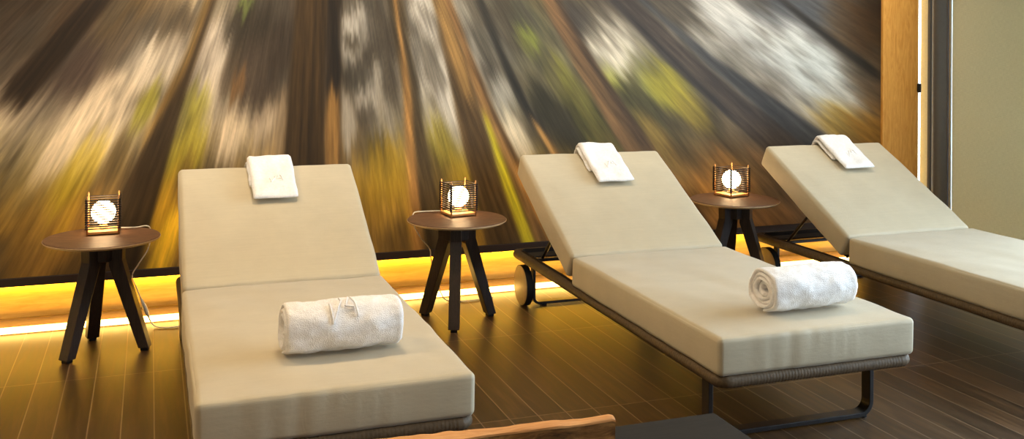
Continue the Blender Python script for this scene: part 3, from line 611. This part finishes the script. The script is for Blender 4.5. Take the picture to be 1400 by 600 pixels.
def make_lounger():
    root = thing('sun_lounger', '', 'sun lounger')
    # wicker wrapped rail, every turn of the strand a small ridge
    path = resample(arc_rect(0.016, LW - 0.016, -(LYF - 0.022), -0.004, 0.257, 0.030), 0.0042)
    rad = []
    for i in range(len(path)):
        rad.append(0.0215 + 0.0016 * abs(math.sin(i * 0.0042 / 0.0125 * PI)) + 0.0007 * noise.noise(path[i] * 9))
    rail = MB().tube(path, rad, 12, closed=True).build('wicker_rail', M_rope, root, smooth=True)
    rail.data.materials[0] = M_rope
    inn = arc_rect(0.040, LW - 0.040, -(LYF - 0.046), -0.028, 0.262, 0.02, 4)
    MB().tube(inn, 0.0125, 4, closed=True, flat=(0.8, 1.5)).build('inner_frame', M_metal, root)
    MB().box(0.045, LW - 0.045, -(LYF - 0.05), -(LYC - 0.03), 0.255, 0.273, 0.002).build('seat_deck', M_deck, root)
    # head-end cross plate and thin bar
    MB().box(0.045, LW - 0.045, -0.125, -0.030, 0.250, 0.262, 0.002).build('head_plate', M_deck, root)
    MB().box(0.045, LW - 0.045, -0.205, -0.175, 0.248, 0.262, 0.002).build('cross_bar', M_metal, root)
    # seat cushion
    hy = (LYF - LYC) / 2
    bm = rounded_box(LW / 2 + 0.004, hy, TS / 2, 0.019, 56, 70, 16, 0.007, 0.0045, 1.7, 0.008)
    bmesh.ops.translate(bm, verts=bm.verts, vec=Vector((LW / 2, -(LYC + LYF) / 2, LHS - TS / 2 - 0.003)))
    sc = MB().bm(bm).build('seat_cushion', M_fab, root, smooth=True)
    # back cushion
    bm = rounded_box(LW / 2, BLEN / 2, TB / 2, 0.020, 50, 50, 16, 0.007, 0.004, 5.2, 0.0)
    MBK = BM_ @ Matrix.Translation((0, BLEN / 2 + 0.002, -TB / 2 - 0.002))
    bmesh.ops.transform(bm, matrix=MBK, verts=bm.verts)
    bc = MB().bm(bm).build('back_cushion', M_fab, root, smooth=True)
    # back frame under the back cushion, with its prop
    f = MB(); zb = -TB - 0.020
    f.tube([BM_ @ Vector(p) for p in ((-0.33, 0.02, zb), (-0.33, BLEN - 0.07, zb), (-0.30, BLEN - 0.04, zb), (0.30, BLEN - 0.04, zb), (0.33, BLEN - 0.07, zb), (0.33, 0.02, zb))], 0.011, 8)
    f.tube([BM_ @ Vector(p) for p in ((-0.33, 0.40, zb), (0.33, 0.40, zb))], 0.009, 8)
    f.build('back_frame', M_metal, root, smooth=True, angle=0.9)
    bm2 = MB().box(-0.35, 0.35, 0.02, BLEN - 0.05, -TB - 0.010, -TB - 0.003, M=BM_).build('back_panel', M_deck, root)
    for sx in (-0.30, 0.30):
        a = BM_ @ Vector((sx, 0.40, zb)); b = Vector((LW / 2 + sx, -0.19, 0.262))
        MB().tube([a, b], 0.008, 8).build('back_prop', M_metal, root, smooth=True, angle=0.9)
    # legs
    sled(0.058, LW - 0.058, -1.955, 0.250, 0.050, 0.017, 0.050).build('front_leg', M_metal, root, bevel=0.002)
    for sx in (0.10, LW - 0.10):
        MB().lathe([(0.016, -0.0), (0.016, 0.008)], 14, (sx + 0.02, -1.955, 0)).build('foot_glide', M_rubber, root.children[-1] if False else root)
    sled(0.078, LW - 0.078, -0.110, 0.245, 0.040, 0.014, 0.030).build('rear_leg', M_metal, root, bevel=0.002)
    for sx in (0.135, LW - 0.135):
        MB().box(sx - 0.014, sx + 0.014, -0.128, -0.092, 0.0, 0.010, 0.002).build('foot_glide', M_rubber, root)
    for side in (0, 1):
        cx = 0.030 if side == 0 else LW - 0.030
        s = -1 if side == 0 else 1
        w = MB().lathe([(0.0, -0.022 * -s), (0.094, 0.022 * s), (0.102, 0.019 * s), (0.104, 0.012 * s), (0.104, -0.012 * s), (0.101, -0.018 * s), (0.03, -0.020 * s), (0.0, -0.020 * s)][1:], 48, (cx, -0.095, 0.106), 'x').build('wheel', M_wheel, root, smooth=True, angle=0.5)
        MB().lathe([(0.0985, 0.0185 * s), (0.1055, 0.017 * s), (0.1055, -0.017 * s), (0.0985, -0.0185 * s)], 48, (cx, -0.095, 0.106), 'x').build('tyre', M_rubber, w, smooth=True, angle=0.5)
        MB().tube([(cx - 0.0 * s, -0.095, 0.106), (cx - 0.048 * s, -0.095, 0.106)], 0.012, 12).build('axle', M_metal, w, smooth=True, angle=0.7)
    return root

def roll_towel(label):
    """rolled bath towel: a spiral band run out to its length, on z = 0"""
    t = thing('rolled_towel', label, 'towel', group='rolled white towels')
    LEN, R0, TH = 0.368, 0.0905, 0.0138
    turns = 4.1; N = 260
    cs = []
    for i in range(N + 1):
        a = i / N
        ang = -PI * 0.55 - a * turns * 2 * PI
        r = R0 - 0.0165 * (a * turns) - TH / 2
        r = max(r, 0.007)
        rx, rz = r * math.cos(ang), r * math.sin(ang)
        k = r / R0
        # settled by its own weight: flat below, a bit wide
        rx *= 1.06; rz *= 0.93
        if rz < 0: rz *= (1 - 0.12 * k)
        wob = 0.0025 * noise.noise(Vector((rx * 30, rz * 30, 4.0)))
        cs.append(Vector((rx + wob, rz + wob)))
    nx = 44; vs = []; fs = []
    zoff = 0.0; 
    def band(i, x, sgn, sh):
        p = cs[i]; q = cs[min(i + 1, N)] - cs[max(i - 1, 0)]; q.normalize()
        nrm = Vector((-q.y, q.x))
        th = TH / 2 * sh
        return p + nrm * (sgn * th)
    xs = []
    for j in range(nx + 1):
        x = -LEN / 2 + LEN * j / nx; xs.append(x)
    m = MB()
    idx = {}
    for s in (1, -1):
        for j, x in enumerate(xs):
            e = min(x + LEN / 2, LEN / 2 - x)
            sh = 1.0 if e > 0.008 else (0.35 if e <= 0 else 0.35 + 0.65 * math.sin(e / 0.008 * PI / 2))
            for i in range(N + 1):
                p = band(i, x, s, sh)
                tele = 0.006 * math.sin(i / N * 17) + 0.010 * (i / N) * (1 if x < 0 else -1) + 0.003 * noise.noise(Vector((i * 0.11, x * 3, 0)))
                n1 = 0.0035 * noise.noise(Vector((x * 12, p.x * 16, p.y * 16))) + 0.0018 * noise.noise(Vector((x * 40, p.x * 50, p.y * 50)))
                k = 1 + n1 / R0 * 2
                bell = 1 + 0.03 * math.cos(x / LEN * PI * 1.1)
                idx[(s, j, i)] = len(vs)
                vs.append((x + tele * (abs(x) / (LEN / 2)) ** 6, p.x * k * bell, p.y * k * bell))
    for s in (1, -1):
        for j in range(nx):
            for i in range(N):
                fs.append((idx[(s, j, i)], idx[(s, j + 1, i)], idx[(s, j + 1, i + 1)], idx[(s, j, i + 1)]))
    for j in (0, nx):
        for i in range(N):
            fs.append((idx[(1, j, i)], idx[(1, j, i + 1)], idx[(-1, j, i + 1)], idx[(-1, j, i)]))
    for i in (0, N):
        for j in range(nx):
            fs.append((idx[(1, j, i)], idx[(1, j + 1, i)], idx[(-1, j + 1, i)], idx[(-1, j, i)]))
    zmin = min(v[2] for v in vs)
    vs = [(v[0], v[1], v[2] - zmin) for v in vs]
    m.add(vs, fs).build('towel_cloth', M_terry, t, smooth=True)
    return t, -zmin

def monogram(strokes, surf, par, r=0.0026):
    m = MB()
    for st in strokes:
        P = [surf(*p) for p in resample([Vector((a, b, 0)) for a, b in st], 0.006, closed=False) for p in [(p.x, p.y)]]
        m.tube(P, r, 6)
    return m.build('embossed_monogram', M_terry, par, smooth=True)
# strokes of the raised mark, in its own (across, up) units of about a unit high
MARK = [[(-0.62, 0.30), (-0.55, -0.62), (-0.20, 0.10), (0.0, 0.42), (-0.06, 0.60)], [(0.42, 0.66), (0.18, 0.12), (0.62, 0.04)], [(0.56, 0.66), (0.70, 0.30), (0.78, -0.40)]]

def fold_towel(label, len_face, wid, skew, seed):
    """towel folded in layers and laid over the top of the back rest; local frame = back rest frame"""
    t = thing('folded_towel', label, 'towel', group='small towels over the back rests')
    BL = BLEN
    def path(extra_front, extra_back, off):
        # (v up the slope, w out of the face)
        pts = []
        v = BL - extra_front
        while v < BL - 0.035:
            pts.append((v, off)); v += 0.012
        r = 0.038 + off * 0.5
        for k in range(0, 13):
            a = PI / 2 - PI * k / 12 * 0.62
            pts.append((BL - 0.028 + (r + 0.004) * math.cos(a), off - r + r * math.sin(a) + 0.010 * math.sin(PI * k / 12)))
        v0, w0 = pts[-1]
        w = w0
        n = max(1, int(extra_back / 0.012))
        for k in range(1, n + 1):
            pts.append((v0 + 0.0005 * k, w0 - extra_back * k / n))
        return pts
    def layer(mb, ef, eb, off, th, w0, w1, sd):
        P = path(ef, eb, off); n = len(P); nx = 22; vs = []; fs = []; id_ = {}
        for s in (1, -1):
            for i, (v, w) in enumerate(P):
                a = P[max(i - 1, 0)]; b = P[min(i + 1, n - 1)]
                tv = Vector((b[0] - a[0], b[1] - a[1])).normalized(); nr = Vector((-tv.y, tv.x))
                if nr.y < 0 and i < n // 2: nr = -nr
                for j in range(nx + 1):
                    q = j / nx; x = w0 + (w1 - w0) * q
                    e = min(q, 1 - q) * (w1 - w0); ee = min(i, n - 1 - i) * 0.012
                    sh = min(1, 0.25 + 0.75 * math.sqrt(max(0, 1 - (1 - min(1, e / 0.012)) ** 2))) * min(1, 0.4 + 0.6 * math.sqrt(max(0, 1 - (1 - min(1, ee / 0.014)) ** 2)))
                    nz = 0.009 * noise.noise(Vector((x * 14 + sd, v * 13, w * 13))) + 0.003 * noise.noise(Vector((x * 35 + sd, v * 30, w * 30)))
                    if i < 2: nz *= 0.5
                    d = (th / 2) * s * sh + (nz if s > 0 else 0)
                    edge = 0.005 * noise.noise(Vector((v * 16 + sd, 3.3 * (q > 0.5), w * 9)))
                    xx = x + skew * (BL - v) + (edge if q in (0.0, 1.0) else edge * abs(2 * q - 1) ** 3)
                    vv = v + nr.x * d + (0.006 * noise.noise(Vector((x * 12, sd, 1))) if i == 0 else 0)
                    id_[(s, i, j)] = len(vs); vs.append((xx, vv, w + nr.y * d))
        for s in (1, -1):
            for i in range(n - 1):
                for j in range(nx):
                    fs.append((id_[(s, i, j)], id_[(s, i, j + 1)], id_[(s, i + 1, j + 1)], id_[(s, i + 1, j)]))
        for i in (0, n - 1):
            for j in range(nx): fs.append((id_[(1, i, j)], id_[(1, i, j + 1)], id_[(-1, i, j + 1)], id_[(-1, i, j)]))
        for j in (0, nx):
            for i in range(n - 1): fs.append((id_[(1, i, j)], id_[(1, i + 1, j)], id_[(-1, i + 1, j)], id_[(-1, i, j)]))
        mb.add(vs, fs)
    m = MB()
    layer(m, len_face * 0.62, 0.11, 0.010, 0.020, -wid / 2 - 0.006, wid / 2 - 0.012, seed + 9)
    m.build('lower_fold', M_terry, t, smooth=True)
    m = MB()
    layer(m, len_face, 0.07, 0.032, 0.022, -wid / 2, wid / 2, seed)
    m.build('upper_fold', M_terry, t, smooth=True)
    def surf(a, b):
        v = BL - len_face * 0.60 + b * 0.040; x = a * 0.040 + 0.01
        nz = 0.009 * noise.noise(Vector((x * 14 + seed, v * 13, 0.032 * 13))) + 0.003 * noise.noise(Vector((x * 35 + seed, v * 30, 0.032 * 30)))
        return Vector((x + skew * (BL - v), v, 0.032 + 0.011 + nz - 0.0005))
    monogram([[(a, b) for a, b in st] for st in [[(p[0], p[1]) for p in s] for s in MARK]], surf, t, 0.0034)
    return t

lspots = [(0.1247, 5.0395, -0.0006), (1.829, 5.095, -0.0122), (3.3098, 5.0628, 0.0103)]
llab = ['sand-coloured cushioned lounger on the left, foot end running out of the bottom edge',
        'sand-coloured cushioned lounger in the middle, its dark sled foot and wicker rail in full view',
        'sand-coloured cushioned lounger at the far right beside the linen blind']
lp = make_lounger(); loungers = []
for i, (x, y, r) in enumerate(lspots):
    o = lp if i == 0 else copy_tree(lp)
    o.location = (x, y, 0); o.rotation_euler = (0, 0, r)
    o['label'] = llab[i]; o['group'] = 'cushioned sun loungers in a row'; loungers.append(o)

def place_on_back(o, i, xoff):
    x, y, r = lspots[i]
    Mw = Matrix.Translation((x, y, 0)) @ Matrix.Rotation(r, 4, 'Z') @ BM_ @ Matrix.Translation((xoff, 0, 0.0075))
    o.matrix_world = Mw
for i, (lab, lf, xo, sk, sd) in enumerate((
        ('small white folded towel over the top of the left lounger', 0.305, 0.008, 0.010, 1.0),
        ('small white folded towel over the top of the middle lounger', 0.318, 0.022, -0.02, 4.0),
        ('small white folded towel over the top of the far right lounger', 0.300, 0.040, -0.04, 8.0))):
    place_on_back(fold_towel(lab, lf, 0.200, sk, sd), i, xo)

def roll_mark(t, zc):
    def surf(a, b):
        an = math.radians(118) - b * 0.42
        x = a * 0.062 - 0.005
        c, s_ = math.cos(an), math.sin(an)
        R = 0.0905
        bell = 1 + 0.03 * math.cos(x / 0.368 * PI * 1.1)
        return Vector((x, -abs(R * 1.06 * c * bell) if c < 0 else R * 1.06 * c, zc + R * 0.93 * s_ * bell)) + Vector((0, c * 0.0005, 0))
    return surf
rt, zc = roll_towel('white towel rolled up on the left lounger, raised mark on its side')
rt.location = (0.574, 3.232, 0.421); rt.rotation_euler = (0, 0, 0.03)
def surf1(a, b):
    # over the upper front of the roll, facing the foot end
    an = math.radians(238) if False else math.radians(132) - b * 0.85
    x = a * 0.060 - 0.005
    c, s_ = math.cos(an), math.sin(an); R = 0.0905
    bell = 1 + 0.03 * math.cos(x / 0.368 * PI * 1.1)
    y, z = R * 1.06 * c * bell, R * 0.93 * s_ * bell
    n1 = 0.0035 * noise.noise(Vector((x * 12, y * 16, z * 16)))
    k = 1 + n1 / R * 2 - 0.006
    return Vector((x, y * k, zc + z * k))
monogram(MARK, surf1, rt, 0.0034)
r2, zc2 = rt.copy(), zc
COL.objects.link(r2)
for ch in rt.children:
    if ch.name.startswith('towel_cloth'):
        c_ = ch.copy(); COL.objects.link(c_); c_.parent = r2
r2.location = (2.276, 3.165, 0.421); r2.rotation_euler = (0, 0, 0.05)
r2['label'] = 'white towel rolled up on the middle lounger, spiral end showing'

# ------------------------------------------------------------------ side tables
TH = 0.510
def make_table():
    t = thing('side_table', '', 'side table')
    MB().lathe([(0.0, TH - 0.004), (0.236, TH - 0.004), (0.243, TH - 0.001), (0.244, TH)][1:], 72).build('tmp', M_top)
    bpy.data.objects.remove(bpy.data.objects['tmp'])
    MB().lathe([(0.228, TH - 0.018), (0.240, TH - 0.0135), (0.2455, TH - 0.008), (0.246, TH - 0.0035), (0.2425, TH)], 80).build('table_top', M_top, t, smooth=True, angle=0.5)
    MB().lathe([(0.226, TH - 0.0185), (0.2385, TH - 0.0145), (0.2468, TH - 0.0085), (0.2474, TH - 0.0045), (0.2462, TH - 0.0040), (0.236, TH - 0.010)], 80).build('top_rim', M_rim, t, smooth=True, angle=0.5)
    # hub under the top
    vs = []; n = 6
    hub = MB()
    hub.lathe([(0.062, TH - 0.105), (0.066, TH - 0.10), (0.066, TH - 0.019)], 6).build('hub', M_leg, t)
    for k in range(3):
        a = math.radians(120 * k)
        poly = [(0.040, TH - 0.019), (0.096, TH - 0.019), (0.094, TH - 0.100), (0.212, 0.014), (0.166, 0.014), (0.036, TH - 0.125)]
        leg = MB().prism(poly, -0.027, 0.027, Matrix.Rotation(a, 4, 'Z')).build('leg', M_leg, t, bevel=0.0025)
        MB().box(0.172, 0.205, -0.016, 0.016, 0.0, 0.015, 0.002, M=Matrix.Rotation(a, 4, 'Z')).build('foot_pad', M_rubber, leg)
    return t
tspots = [(-0.198, 4.895, -15), (1.440, 4.835, 10), (3.085, 4.915, -50)]
tlab = ['round dark-topped side table at the far left, left of the left lounger', 'round dark-topped side table between the left and middle loungers',
        'round dark-topped side table between the middle and far right loungers']
tp = make_table()
for i, (x, y, a) in enumerate(tspots):
    o = tp if i == 0 else copy_tree(tp)
    o.location = (x, y, 0); o.rotation_euler = (0, 0, math.radians(a)); o['label'] = tlab[i]; o['group'] = 'round side tables between the loungers'

# ------------------------------------------------------------------ lamps
def make_lamp():
    t = thing('table_lamp', '', 'lamp')
    h, H = 0.066, 0.176
    b = MB().box(-h - 0.002, h + 0.002, -h - 0.002, h + 0.002, 0.004, 0.016, 0.002)
    b.build('lamp_base', M_lampwood, t)
    for sx in (-1, 1):
        for sy in (-1, 1):
            x, y = sx * h, sy * h
            MB().tube([(x, y, 0.0), (x, y, H - 0.004), (x, y, H), (x, y, H + 0.003)], [0.0040, 0.0040, 0.0034, 0.0015], 10).build('post', M_lampwood, t, smooth=True)
    m = MB(); z = 0.030; k = 0
    while z < H - 0.012:
        for s in (-1, 1):
            m.tube([(-h - 0.010, s * (h + 0.0045), z), (h + 0.010, s * (h + 0.0045), z)], 0.0031, 6)
            m.tube([(s * (h + 0.0045), -h - 0.010, z + 0.0043), (s * (h + 0.0045), h + 0.010, z + 0.0043)], 0.0031, 6)
        z += 0.0106
    m.build('slat_cage', M_rod, t, smooth=True, angle=0.9)
    # small holder and frosted globe
    MB().lathe([(0.018, 0.016), (0.018, 0.030), (0.014, 0.042)], 20).build('bulb_holder', M_lampwood, t, smooth=True, angle=0.6)
    pr = [(0.053 * math.sin(math.radians(a)), 0.094 - 0.053 * math.cos(math.radians(a))) for a in range(12, 180, 8)]
    MB().lathe(pr, 40).build('globe', M_globe, t, smooth=True)
    return t
lsp = [(-0.198, 4.998, 0.5, 'cube lamp of thin dark slats on the far left side table'),
       (1.474, 4.925, 7, 'cube lamp of thin dark slats on the side table between left and middle loungers'),
       (3.128, 5.018, 12, 'cube lamp of thin dark slats on the side table behind the middle lounger')]
cords = [
    [(-0.13, 5.03, 0.522), (-0.06, 5.05, 0.516), (-0.020, 5.075, 0.516), (0.001, 5.085, 0.506), (0.006, 5.095, 0.47), (-0.005, 5.11, 0.40), (-0.045, 5.13, 0.33), (-0.075, 5.15, 0.27), (-0.055, 5.17, 0.20), (-0.030, 5.19, 0.13), (-0.005, 5.20, 0.06), (0.02, 5.20, 0.012), (0.06, 5.17, 0.004), (0.12, 5.16, 0.004), (0.20, 5.20, 0.004)],
    [(1.405, 5.00, 0.522), (1.33, 5.04, 0.516), (1.285, 5.04, 0.516), (1.268, 5.036, 0.508), (1.262, 5.03, 0.48), (1.28, 5.04, 0.43), (1.32, 5.06, 0.37), (1.37, 5.09, 0.31), (1.385, 5.12, 0.25), (1.42, 5.16, 0.16), (1.46, 5.19, 0.05), (1.50, 5.19, 0.006), (1.60, 5.16, 0.004), (1.75, 5.19, 0.004)],
    [(3.17, 5.09, 0.522), (3.20, 5.13, 0.516), (3.18, 5.155, 0.505), (3.15, 5.15, 0.45), (3.135, 5.14, 0.38), (3.13, 5.14, 0.30), (3.145, 5.15, 0.20), (3.17, 5.17, 0.08), (3.22, 5.18, 0.006), (3.32, 5.17, 0.004)]]
def smooth_path(pts, n=8):
    P = [Vector(p) for p in pts]; out = []
    for i in range(len(P) - 1):
        p0, p1, p2, p3 = P[max(i - 1, 0)], P[i], P[i + 1], P[min(i + 2, len(P) - 1)]
        for k in range(n):
            t = k / n
            out.append(0.5 * ((2 * p1) + (p2 - p0) * t + (2 * p0 - 5 * p1 + 4 * p2 - p3) * t * t + (3 * p1 - p0 - 3 * p2 + p3) * t ** 3))
    out.append(P[-1]); return out
lm = make_lamp()
for i, (x, y, a, lab) in enumerate(lsp):
    o = lm if i == 0 else copy_tree(lm)
    o.location = (x, y, TH + 0.0008); o.rotation_euler = (0, 0, math.radians(a)); o['label'] = lab; o['group'] = 'slatted cube table lamps'
    loungers.append(o)
bpy.context.view_layer.update()
lamps = loungers[3:]
for o, cp in zip(lamps, cords):
    inv = (Matrix.Translation(o.location) @ Matrix.Rotation(o.rotation_euler.z, 4, 'Z')).inverted()
    P = [inv @ p for p in smooth_path(cp)]
    cd = MB().tube(P, 0.0030, 8).build('power_cord', M_cord, o, smooth=True)
    cd['label'] = 'white power cord'
    if o is lamps[0]:
        k = [inv @ Vector(p) for p in ((-0.035, 5.187, 0.145), (-0.022, 5.193, 0.11), (-0.010, 5.198, 0.075), (0.000, 5.200, 0.052))]
        MB().tube(k, [0.004, 0.010, 0.011, 0.004], 10).build('inline_switch', M_cord, cd, smooth=True)

# ------------------------------------------------------------------ foreground: live-edge slab and black table
def slab():
    t = thing('wooden_slab_screen', 'upright live-edge wooden slab at the bottom edge in front of the left lounger', 'wooden slab', (0, 2.262, 0))
    xs = [-0.30 + (1.086 + 0.30) * i / 150 for i in range(151)]
    def top(x):
        z = float(np.interp(x, [0.0, 0.47, 0.563, 0.633, 0.813, 0.906, 1.002, 1.06, 1.08, 1.088], [0.506, 0.500, 0.499, 0.497, 0.489, 0.491, 0.484, 0.485, 0.486, 0.482]))
        z += 0.002 * noise.noise(Vector((x * 9, 2, 0))) + 0.0018 * noise.noise(Vector((x * 28, 5, 0)))
        return z
    th = 0.027
    vs, fs = [], []
    for x in xs:
        z = top(x); w = 0.012 * noise.noise(Vector((x * 7, 9, 0))) - 0.006 + 0.012 * (x > 0.7) * min(1, (x - 0.7) / 0.3)
        vs += [(x, -0.002 + w, 0.0), (x, -0.002 + w, z - 0.008), (x, th, z - 0.006), (x, th, 0.0)]
    n = len(xs)
    for i in range(n - 1):
        for k in range(4): fs.append((i * 4 + k, i * 4 + (k + 1) % 4, (i + 1) * 4 + (k + 1) % 4, (i + 1) * 4 + k))
    fs.append((0, 1, 2, 3)); fs.append(tuple((n - 1) * 4 + k for k in (3, 2, 1, 0)))
    MB().add(vs, fs).build('slab_board', M_burl, t)
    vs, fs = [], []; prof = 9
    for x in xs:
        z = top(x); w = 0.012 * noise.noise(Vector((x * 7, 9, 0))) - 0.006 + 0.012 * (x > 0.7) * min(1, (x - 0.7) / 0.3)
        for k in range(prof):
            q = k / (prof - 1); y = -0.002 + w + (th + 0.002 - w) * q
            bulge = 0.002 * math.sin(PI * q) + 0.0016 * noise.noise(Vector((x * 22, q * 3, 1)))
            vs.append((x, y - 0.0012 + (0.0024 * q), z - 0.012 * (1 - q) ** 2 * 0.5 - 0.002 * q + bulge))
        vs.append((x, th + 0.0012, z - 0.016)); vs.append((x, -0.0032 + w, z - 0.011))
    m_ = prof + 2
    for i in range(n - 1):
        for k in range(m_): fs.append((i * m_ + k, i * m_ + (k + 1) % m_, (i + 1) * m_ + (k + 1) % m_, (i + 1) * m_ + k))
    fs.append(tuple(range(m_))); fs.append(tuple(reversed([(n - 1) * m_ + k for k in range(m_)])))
    e = MB().add(vs, fs).build('live_edge', M_sap_lit, t, smooth=True, angle=0.9)
    e['label'] = 'sapwood edge with orange light put into its colour'
    return t
slab()
bt = thing('low_table', 'low black rectangular table at the bottom edge right of the wooden slab', 'table', (1.12, 2.16, 0))
MB().box(-0.36, 0.330, -0.30, 0.250, 0.366, 0.400, 0.003).build('table_top', M_black, bt)
MB().box(-0.33, 0.300, -0.27, 0.220, 0.310, 0.366, 0.002).build('apron', M_black, bt)
for sx in (-0.325, 0.265):
    for sy in (-0.265, 0.185):
        MB().box(sx, sx + 0.03, sy, sy + 0.03, 0.0, 0.312, 0.002).build('leg', M_black, bt)

# ------------------------------------------------------------------ light
w = bpy.data.worlds.new('sky'); SC.world = w; w.use_nodes = True
bg = w.node_tree.nodes['Background']
bg.inputs[0].default_value = (0.68, 0.85, 1.0, 1); bg.inputs[1].default_value = SKY
for (a, b, z1) in ((2.35, 3.98, WT), (0.7, 2.35, WT), (5.24, YW + 0.16, WT)):
    l = bpy.data.lights.new('window_portal', 'AREA'); l.shape = 'RECTANGLE'
    l.size = z1 - 0.03; l.size_y = b - a
    l.cycles.is_portal = True
    o = bpy.data.objects.new('window_portal', l); COL.objects.link(o)
    o.location = (XR + 0.10, (a + b) / 2, (z1 + 0.03) / 2); o.rotation_euler = (0, PI / 2, 0)
for (x, y, p) in CEIL:
    l = bpy.data.lights.new('ceiling_downlight', 'AREA'); l.shape = 'DISK'; l.size = 0.35
    l.energy = p; l.color = (1.0, 0.74, 0.44); l.spread = math.radians(150)
    o = bpy.data.objects.new('ceiling_downlight', l); COL.objects.link(o); o.location = (x, y, ZC - 0.02)

for x in (-1.6, 0.2, 2.0, 3.7):      # unseen fill lamps added below the ceiling to brighten the mural
    l = bpy.data.lights.new('added_mural_fill', 'AREA'); l.shape = 'RECTANGLE'; l.size = 0.9; l.size_y = 0.08
    l.energy = MURAL_FILL; l.color = (1.0, 0.90, 0.75); l.spread = math.radians(90)
    o = bpy.data.objects.new('added_mural_fill', l); COL.objects.link(o); o.location = (x, 4.45, ZC - 0.03); o.rotation_euler = (math.radians(42), 0, 0)
# ------------------------------------------------------------------ camera
cam = bpy.data.cameras.new('camera'); co = bpy.data.objects.new('camera', cam); COL.objects.link(co)
F, YAW, Y0, ROLL, CX = 1382.97, 0.3466, 46.13, 0.0052, 705.1
cam.sensor_fit = 'HORIZONTAL'; cam.sensor_width = 36.0
cam.lens = F / 1400 * 36.0
co.matrix_world = Matrix.Translation((0, 0, 1.43)) @ Matrix.Rotation(-YAW, 4, 'Z') @ Matrix.Rotation(PI / 2, 4, 'X') @ Matrix.Rotation(ROLL, 4, 'Z')
# the lens is level; the frame is shifted down as in the photograph
cr, sr = math.cos(ROLL), math.sin(ROLL)
cam.shift_x = -(CX - 700) / 1400; cam.shift_y = -(300 - Y0) / 1400
cam.clip_start = 0.05
SC.camera = co
SC.view_settings.view_transform = 'Standard'; SC.view_settings.look = 'None'
SC.view_settings.exposure = EXPOSURE; SC.view_settings.gamma = 1.0; SC.view_settings.use_curve_mapping = False
SC.cycles.use_denoising = True; SC.cycles.max_bounces = 8; SC.cycles.diffuse_bounces = 5; SC.cycles.caustics_reflective = False; SC.cycles.caustics_refractive = False
SC.cycles.sample_clamp_indirect = 6.0
